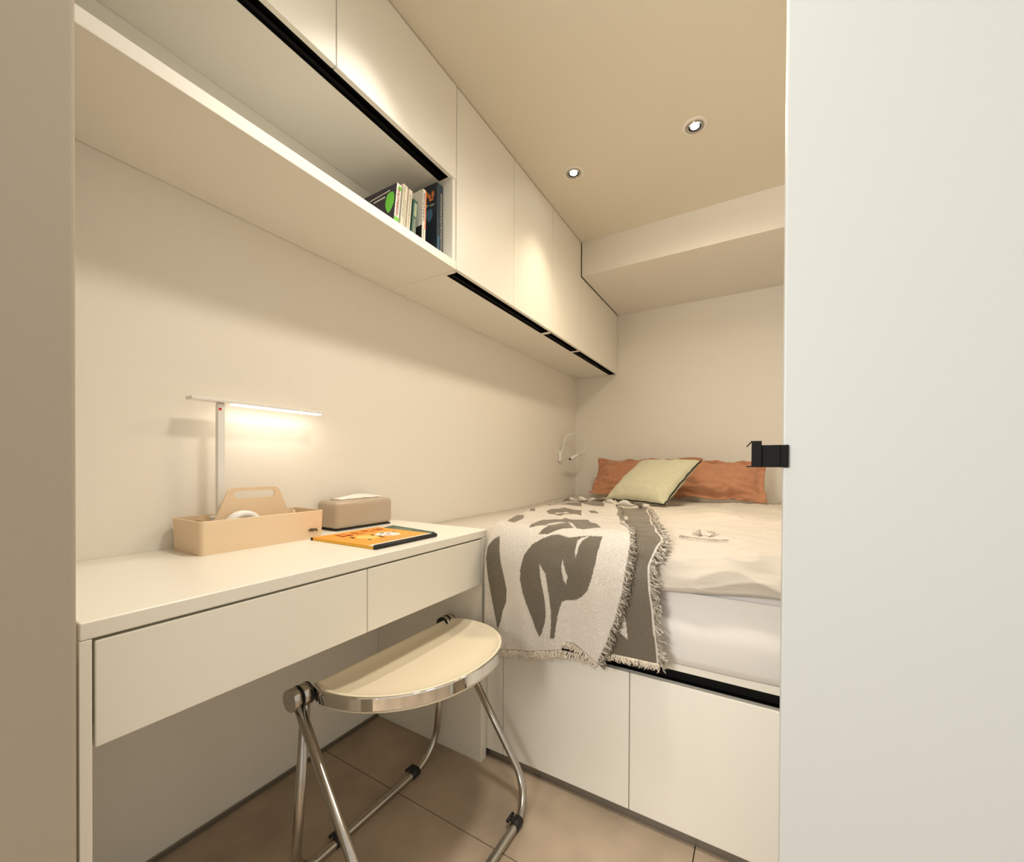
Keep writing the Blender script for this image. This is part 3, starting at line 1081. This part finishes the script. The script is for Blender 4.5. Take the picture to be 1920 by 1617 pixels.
def rrect(x0, x1, y0, y1, r, n=5):
    out = []
    for cx, cy, a0 in ((x1 - r, y1 - r, 0), (x0 + r, y1 - r, PI / 2), (x0 + r, y0 + r, PI), (x1 - r, y0 + r, 3 * PI / 2)):
        for k_ in range(n + 1):
            a = a0 + PI / 2 * k_ / n
            out.append((cx + r * math.cos(a), cy + r * math.sin(a)))
    return out


q = new_bm()
w_ = 0.003
secs = [(rrect(CX0 + 0.003, CX1 - 0.003, CY0 + 0.003, CY1 - 0.003, 0.010), HD), (rrect(CX0, CX1, CY0, CY1, 0.012), CZ - 0.001),
        (rrect(CX0 + 0.0008, CX1 - 0.0008, CY0 + 0.0008, CY1 - 0.0008, 0.012), CZ),
        (rrect(CX0 + w_, CX1 - w_, CY0 + w_, CY1 - w_, 0.010), CZ), (rrect(CX0 + 0.006, CX1 - 0.006, CY0 + 0.006, CY1 - 0.006, 0.008), HD + 0.004)]
rings = [[q.verts.new((a, c, z)) for a, c in sec] for sec, z in secs]
for A_, B_ in zip(rings, rings[1:]):
    for k_ in range(len(A_)):
        q.faces.new((A_[k_], A_[(k_ + 1) % len(A_)], B_[(k_ + 1) % len(A_)], B_[k_]))
q.faces.new(rings[0][::-1])
q.faces.new(rings[-1])
obj('tray', q, peach_m, t)
# handle with slot, rising from the central spine
q = new_bm()
outer = fillet([(0, 0.632, 0.800), (0, 0.652, 0.826), (0, 0.681, 0.8985), (0, 0.803, 0.8985), (0, 0.832, 0.826), (0, 0.850, 0.800)], [0.02, 0.018, 0.018, 0.02], 5)
outer = [(p.y, p.z) for p in outer]
hole = []
for k_ in range(12):
    a = PI / 2 + PI * k_ / 11
    hole.append((0.7015 + 0.0095 * math.cos(a), 0.8805 + 0.0095 * math.sin(a)))
for k_ in range(12):
    a = -PI / 2 + PI * k_ / 11
    hole.append((0.784 + 0.0095 * math.cos(a), 0.8805 + 0.0095 * math.sin(a)))
# build plate by bridging outline to hole
HX0, HX1 = 0.0975, 0.1015


def ringverts(pts, x):
    return [q.verts.new((x, a, c)) for a, c in pts]


loops = {}
for x in (HX0, HX1):
    o_, h_ = ringverts(outer, x), ringverts(hole, x)
    eo = [q.edges.new((o_[i], o_[(i + 1) % len(o_)])) for i in range(len(o_))]
    eh = [q.edges.new((h_[i], h_[(i + 1) % len(h_)])) for i in range(len(h_))]
    bmesh.ops.triangle_fill(q, use_beauty=True, use_dissolve=False, edges=eo + eh)
    loops[x] = (o_, h_)
for idx in (0, 1):
    a_, c_ = loops[HX0][idx], loops[HX1][idx]
    for k_ in range(len(a_)):
        q.faces.new((a_[k_], a_[(k_ + 1) % len(a_)], c_[(k_ + 1) % len(a_)], c_[k_]))
obj('carry_handle', q, peach_m, t)
q = new_bm()
box(q, 0.0965, 0.1020, CY0 + 0.008, CY1 - 0.008, HD + 0.003, 0.8180, 0.001, 1)
for yy in (0.640, 0.852):
    box(q, CX0 + 0.006, 0.0963, yy, yy + 0.0025, HD + 0.003, 0.818)
    box(q, 0.1022, CX1 - 0.006, yy, yy + 0.0025, HD + 0.003, 0.818)
for xx, yy in ((0.060, 0.6035), (0.060, 0.872), (0.135, 0.852), (0.135, 0.640)):
    cyl(q, (xx, yy, HD + 0.004), (xx, yy, 0.824), 0.003, n=10)
obj('divider', q, peach_m, t)
mx = Matrix(((0, 0, 1, CX1 + 0.0001), (1, 0, 0, 0.8505), (0, 1, 0, 0.7710), (0, 0, 0, 1)))
text('brand_mark', 'vitra.', m_ink, t, 0.0145, mx)

# round white object in the caddy
q = new_bm()
n = 30
prof = [(0.0, 0.034), (0.020, 0.0335), (0.036, 0.030), (0.0425, 0.022), (0.044, 0.010), (0.042, 0.0)]
mxr = Matrix.Translation((0.1315, 0.700, HD + 0.0490)) @ Matrix.Rotation(math.radians(90), 4, 'Y')
q2 = new_bm()
for sgn in (1,):
    rr_ = []
    for (r_, z_) in [(0.0420, -0.012), (0.0430, -0.009), (0.0430, 0.009), (0.0420, 0.012), (0.026, 0.012), (0.0255, 0.0), (0.026, -0.012)]:
        rr_.append([q.verts.new(mxr @ Vector((r_ * math.cos(2 * PI * k_ / n), r_ * math.sin(2 * PI * k_ / n), z_))) for k_ in range(n)])
    for a, c in zip(rr_, rr_[1:] + rr_[:1]):
        for k_ in range(n):
            f = q.faces.new((a[k_], a[(k_ + 1) % n], c[(k_ + 1) % n], c[k_]))
            f.smooth = True
q2.free()
tag(obj('tape_roll', q, white_m), 'round white roll standing in the front tray of the peach caddy', 'roll')

# desk lamp
t = thing('desk_lamp', 'white slim LED desk lamp with a straight bar head, lit, behind the peach caddy', 'lamp', (0.06, 0.68, HD + 0.005))
q = new_bm()
box(q, 0.030, 0.092, 0.650, 0.715, HD + 0.0045, HD + 0.0195, 0.004, 2)
box(q, 0.045, 0.076, 0.660, 0.694, HD + 0.0197, 0.8270, 0.003, 2)
obj('base', q, white_m, t)
q = new_bm()
box(q, 0.0535, 0.0680, 0.6705, 0.6880, 0.8272, 1.1120, 0.002, 2)
st = obj('post', q, white_m, t)
q = new_bm()
cyl(q, (0.0681, 0.6755, 1.0985), (0.0690, 0.6755, 1.0985), 0.0035, n=14)
obj('power_button', q, red_m, st, label='small red button')
q = new_bm()
box(q, 0.0540, 0.0675, 0.6725, 0.6860, 1.1121, 1.1150)
obj('hinge', q, steel_m, st)
q = new_bm()
box(q, 0.0440, 0.0780, 0.6110, 0.9560, 1.1151, 1.1235, 0.002, 2)
hd = obj('lamp_bar', q, white_m, t)
q = new_bm()
box(q, 0.0490, 0.0730, 0.7080, 0.9500, 1.1128, 1.1150)
obj('diffuser', q, led_m, hd, label='glowing warm white diffuser strip')

# tissue box
t = thing('tissue_box', 'rounded beige plastic tissue box with a white tissue, right of the caddy', 'tissue box', (0.07, 1.08, HD))
q = new_bm()
box(q, 0.020, 0.122, 0.968, 1.197, HD + 0.0052, 0.8440, 0.016, 5)
obj('housing', q, beige_m, t, smooth=True)
q = new_bm()
box(q, 0.026, 0.116, 0.974, 1.191, HD, HD + 0.0050, 0.001, 1)
obj('foot_plate', q, rubber_m, t)
q = new_bm()
box(q, 0.0490, 0.0930, 1.000, 1.160, 0.8436, 0.8462, 0.001, 2)
cyl(q, (0.071, 0.990, 0.842), (0.071, 0.990, 0.850), 0.0055, 0.005, n=14)
obj('lid_insert', q, beige_m, t)
q = new_bm()


def tis(u, v):
    y = 1.005 + 0.165 * u
    x = 0.058 + 0.034 * v
    z = 0.8468 + (0.0105 * math.sin(PI * min(1, u * 1.1)) ** 0.7 + 0.004 * u) * math.sin(PI * v) ** 0.6 + 0.0022 * nz(u * 6, v * 4, 3)
    return Vector((x + 0.003 * nz(u * 5, v * 3, 8), y, max(z, 0.8466)))


grid(q, tis, 40, 14)
o = obj('tissue', q, tissue_m, t)

# magazine
t = thing('magazine', 'orange-covered magazine with a black comb spine, lying at the front of the desk', 'magazine', (0.315, 0.96, HD))
m0 = (0.190, 0.846); m1 = (0.438, 0.852); m2 = (0.439, 1.073); m3 = (0.190, 1.072)


def quad_slab(name, pts, z0, z1, m, parent=None):
    q = new_bm()
    prism(q, pts, 'z', z0, z1)
    return obj(name, q, m, parent)


def MP(a, c):
    """a across from the spine-free side (0) to the spine (1), c along the depth 0..1"""
    x = (m0[0] * (1 - a) + m1[0] * a) * (1 - c) + (m3[0] * (1 - a) + m2[0] * a) * c
    y = (m0[1] * (1 - a) + m1[1] * a) * (1 - c) + (m3[1] * (1 - a) + m2[1] * a) * c
    return (x, y)


quad_slab('pages', [MP(0.005, 0.004), MP(0.975, 0.004), MP(0.975, 0.996), MP(0.005, 0.996)], HD, HD + 0.0070, m_yellow, t)
cv = quad_slab('front_cover', [MP(0, 0), MP(0.97, 0), MP(0.97, 1), MP(0, 1)], HD + 0.0071, HD + 0.0079, m_orange, t)
zc = HD + 0.0079


def printed(name, polys, m, dz=0.0002):
    q = new_bm()
    for p in polys:
        prism(q, [MP(a, c) for a, c in p], 'z', zc - 0.0002, zc + dz)
    return obj(name, q, m, cv)


def R4(a0, a1, c0, c1):
    return [(a0, c0), (a1, c0), (a1, c1), (a0, c1)]


printed('cover_margin', [R4(0.885, 0.97, 0, 1)], m_whitep)
printed('title_letters', [R4(0.10, 0.27, 0.22, 0.26), R4(0.10, 0.13, 0.22, 0.36), R4(0.17, 0.27, 0.30, 0.36), R4(0.22, 0.25, 0.20, 0.38),
                          R4(0.10, 0.20, 0.45, 0.49), R4(0.14, 0.17, 0.42, 0.53), R4(0.22, 0.26, 0.43, 0.54),
                          R4(0.09, 0.21, 0.62, 0.66), R4(0.10, 0.13, 0.60, 0.73), R4(0.16, 0.25, 0.69, 0.73),
                          R4(0.08, 0.24, 0.80, 0.83), R4(0.10, 0.23, 0.86, 0.90), R4(0.14, 0.17, 0.78, 0.93)], m_red)
printed('pale_shape', [[(p, c) for p, c in blob(0.49, 0.36, 0.145, 0.115)]], m_paleyel, 0.0003)
printed('white_shape', [[(p, c) for p, c in blob(0.52, 0.66, 0.155, 0.15, ph=1)]], m_whitep, 0.00035)
printed('pink_shape', [blob(0.60, 0.58, 0.05, 0.04)], m_pink, 0.0005)
for sp in [blob(0.36, 0.25, 0.03, 0.018), blob(0.42, 0.22, 0.02, 0.02), blob(0.63, 0.27, 0.02, 0.016), blob(0.43, 0.50, 0.028, 0.018), blob(0.62, 0.47, 0.03, 0.02),
                       blob(0.55, 0.50, 0.015, 0.03), blob(0.42, 0.66, 0.02, 0.03), blob(0.50, 0.69, 0.015, 0.025), blob(0.46, 0.82, 0.03, 0.018)]:
    printed('dark_spot', [sp], m_ink, 0.0006)
printed('subtitle', [R4(0.775, 0.795, 0.28 + 0.075 * i, 0.32 + 0.075 * i) for i in range(7)], m_sage, 0.0004)
q = new_bm()
a_, c_ = MP(0.985, -0.004), MP(0.985, 1.0)
tube(q, [(a_[0], a_[1], HD + 0.0052), (c_[0], c_[1], HD + 0.0052)], 0.0051, 12)
for i in range(34):
    w = (i + 0.5) / 34
    p = MP(0.985, w)
    tube(q, [(p[0] - 0.006, p[1], HD + 0.0095), (p[0], p[1], HD + 0.0107), (p[0] + 0.0055, p[1], HD + 0.006)], 0.0012, 6)
obj('comb_binding', q, rubber_m, t)
q = new_bm()
p = MP(0, 0)
box(q, p[0] - 0.0045, p[0] - 0.0002, p[1] - 0.002, p[1] + 0.010, HD, HD + 0.0075, 0.0005, 1)
obj('corner_clip', q, rubber_m, t)
# thin dark green booklet beyond the magazine
t = thing('booklet', 'thin dark green booklet lying just beyond the orange magazine', 'booklet', (0.31, 1.09, HD))
b_ = quad_slab('cover', [(0.205, 1.0745), (0.393, 1.0750), (0.400, 1.106), (0.190, 1.135)], HD, HD + 0.006, m_dgreen, t)
q = new_bm()
for i in range(4):
    box(q, 0.245 + 0.018 * i, 0.257 + 0.018 * i, 1.092, 1.101, HD + 0.0059, HD + 0.0063)
obj('title_letters', q, m_sage, b_)

# ------------------------------------------------------------------ folding stool
HX, HZ = 0.385, 0.452
YN, YF = 0.684, 1.190
t = thing('folding_stool', 'chrome folding stool with a cream half-round seat, tucked against the desk', 'stool', (0.52, 0.94, 0))


def frame(xb, y0, y1, rn, rf, top):
    d = Vector((xb - HX, 0, 0.0122 - HZ))
    a = Vector((HX, y0, HZ)) + d.normalized() * top
    c = Vector((HX, y1, HZ)) + d.normalized() * top
    return fillet([a, (xb, y0, 0.0122), (xb, y1, 0.0122), c], [rn, rf], 12)


q = new_bm(); tube(q, frame(0.343, 0.7065, 1.176, 0.062, 0.10, 0.012), 0.0105, 14)
obj('rear_frame', q, steel_m, t)
q = new_bm(); tube(q, frame(0.702, 0.6835, 1.183, 0.062, 0.10, 0.012), 0.0105, 14)
obj('front_frame', q, steel_m, t)
# hinges
for side, (ys, yd) in enumerate(((0.668, 1), (1.203, -1))):
    q = new_bm()
    cyl(q, (HX, ys, HZ), (HX, ys + yd * 0.020, HZ), 0.0235, n=32)
    cyl(q, (HX, ys + yd * 0.0225, HZ), (HX, ys + yd * 0.040, HZ), 0.0235, n=32)
    h_ = obj('hinge', q, steel_m, t)
    q = new_bm()
    cyl(q, (HX, ys + yd * 0.0202, HZ), (HX, ys + yd * 0.0223, HZ), 0.0242, n=32)
    cyl(q, (HX, ys + yd * 0.0402, HZ), (HX, ys + yd * 0.0440, HZ), 0.0235, n=32)
    obj('washer', q, rubber_m, h_)
    q = new_bm()
    cyl(q, (HX, ys + yd * 0.0442, HZ), (HX + 0.006, ys + yd * 0.068, HZ), 0.012, 0.011, n=20)
    obj('pivot', q, chrome_m, h_)
# seat outline: straight rear edge, rounded front (tilted slightly up to the front)
SC = 0.955


def seat_z(x):
    return HZ + 0.013 + (x - HX) * 0.075


def outline(k=1.0, n=128, inset=0.0):
    pts = []
    xr, xf_ = HX + 0.004, 0.690
    hw = 0.246
    # superellipse half from near rear corner round the front to far rear corner
    for i in range(n + 1):
        a = -PI / 2 + PI * i / n
        cx, cy = math.cos(a), math.sin(a)
        ex = 2 / 2.15
        px = xr + 0.045 + (xf_ - xr - 0.045 - inset) * (abs(cx) ** ex)
        py = SC + (hw - inset) * math.copysign(abs(cy) ** ex, cy)
        pts.append((px, py))
    pts.append((xr + inset, SC + (hw - 0.014 - inset)))
    pts.insert(0, (xr + inset, SC - (hw - 0.014 - inset)))
    return pts


o0 = outline()
q = new_bm()
# concentric rings from rim to centre
cen = (0.52, SC)
lv = [(0.0, 1.000, -0.031), (0.0, 1.004, -0.0315), (0.0, 1.006, -0.0295), (0.0, 1.0, -0.0285), (0.0, 0.988, -0.0280), (0.0, 0.988, 0.0), (0, 0.995, 0.0015), (0, 0.985, 0.0026), (0, 0.965, 0.0022), (0, 0.945, -0.001), (0, 0.90, -0.0065),
      (0, 0.84, -0.0105), (0, 0.74, -0.0135), (0, 0.6, -0.0160), (0, 0.4, -0.018), (0, 0.2, -0.019), (0, 0.02, -0.0195)]
rings = []
for _, k_, dz in lv:
    ring = []
    for (x, y) in o0:
        xx, yy = cen[0] + (x - cen[0]) * k_, cen[1] + (y - cen[1]) * k_
        ring.append(q.verts.new((xx, yy, seat_z(xx) + dz)))
    rings.append(ring)
for a, c in zip(rings, rings[1:]):
    for k_ in range(len(a)):
        f = q.faces.new((a[k_], a[(k_ + 1) % len(a)], c[(k_ + 1) % len(a)], c[k_]))
        f.smooth = True
q.faces.new(rings[-1])
q.faces.new(rings[0][::-1])
obj('seat', q, seat_m, t)
# chrome band round the curved edge
q = new_bm()
sec = [(0.9885, -0.0278), (1.010, -0.0275), (1.016, -0.0255), (1.016, -0.0015), (1.012, 0.0005), (1.000, 0.0012), (0.9885, 0.0006)]
arc = [o0[0]] + o0[1:-1] + [o0[-1]]
rows = []
for (x, y) in arc:
    row = []
    for k_, dz in sec:
        xx, yy = cen[0] + (x - cen[0]) * k_, cen[1] + (y - cen[1]) * k_
        row.append(q.verts.new((xx, yy, seat_z(xx) + dz)))
    rows.append(row)
for a, c in zip(rows, rows[1:]):
    for k_ in range(len(sec)):
        f = q.faces.new((a[k_], a[(k_ + 1) % len(sec)], c[(k_ + 1) % len(sec)], c[k_]))
        f.smooth = k_ in (0, 1, 3, 4)
q.faces.new(rows[0]); q.faces.new(rows[-1][::-1])
obj('chrome_rim', q, chrome_m, t, label='mirror-bright chrome rim')


def clip(x, y, sx):
    q = new_bm()
    cyl(q, (x, y - 0.014, 0.0128), (x, y + 0.014, 0.0128), 0.0125, n=18)
    box(q, x + sx * 0.006 - 0.004, x + sx * 0.006 + 0.004, y - 0.013, y + 0.013, 0.020, 0.0275, 0.002, 2)
    tube(q, [(x + sx * 0.020, y - 0.015, 0.021), (x + sx * 0.020, y + 0.015, 0.021)], 0.0045, 8)
    box(q, x + min(0, sx * 0.020), x + max(0, sx * 0.020), y - 0.006, y + 0.006, 0.0175, 0.0225)
    return obj('foot_clip', q, rubber_m, t)


clip(0.343, 0.823, -1)
clip(0.343, 1.083, -1)
clip(0.702, 1.092, -1)
clip(0.702, 0.80, -1)
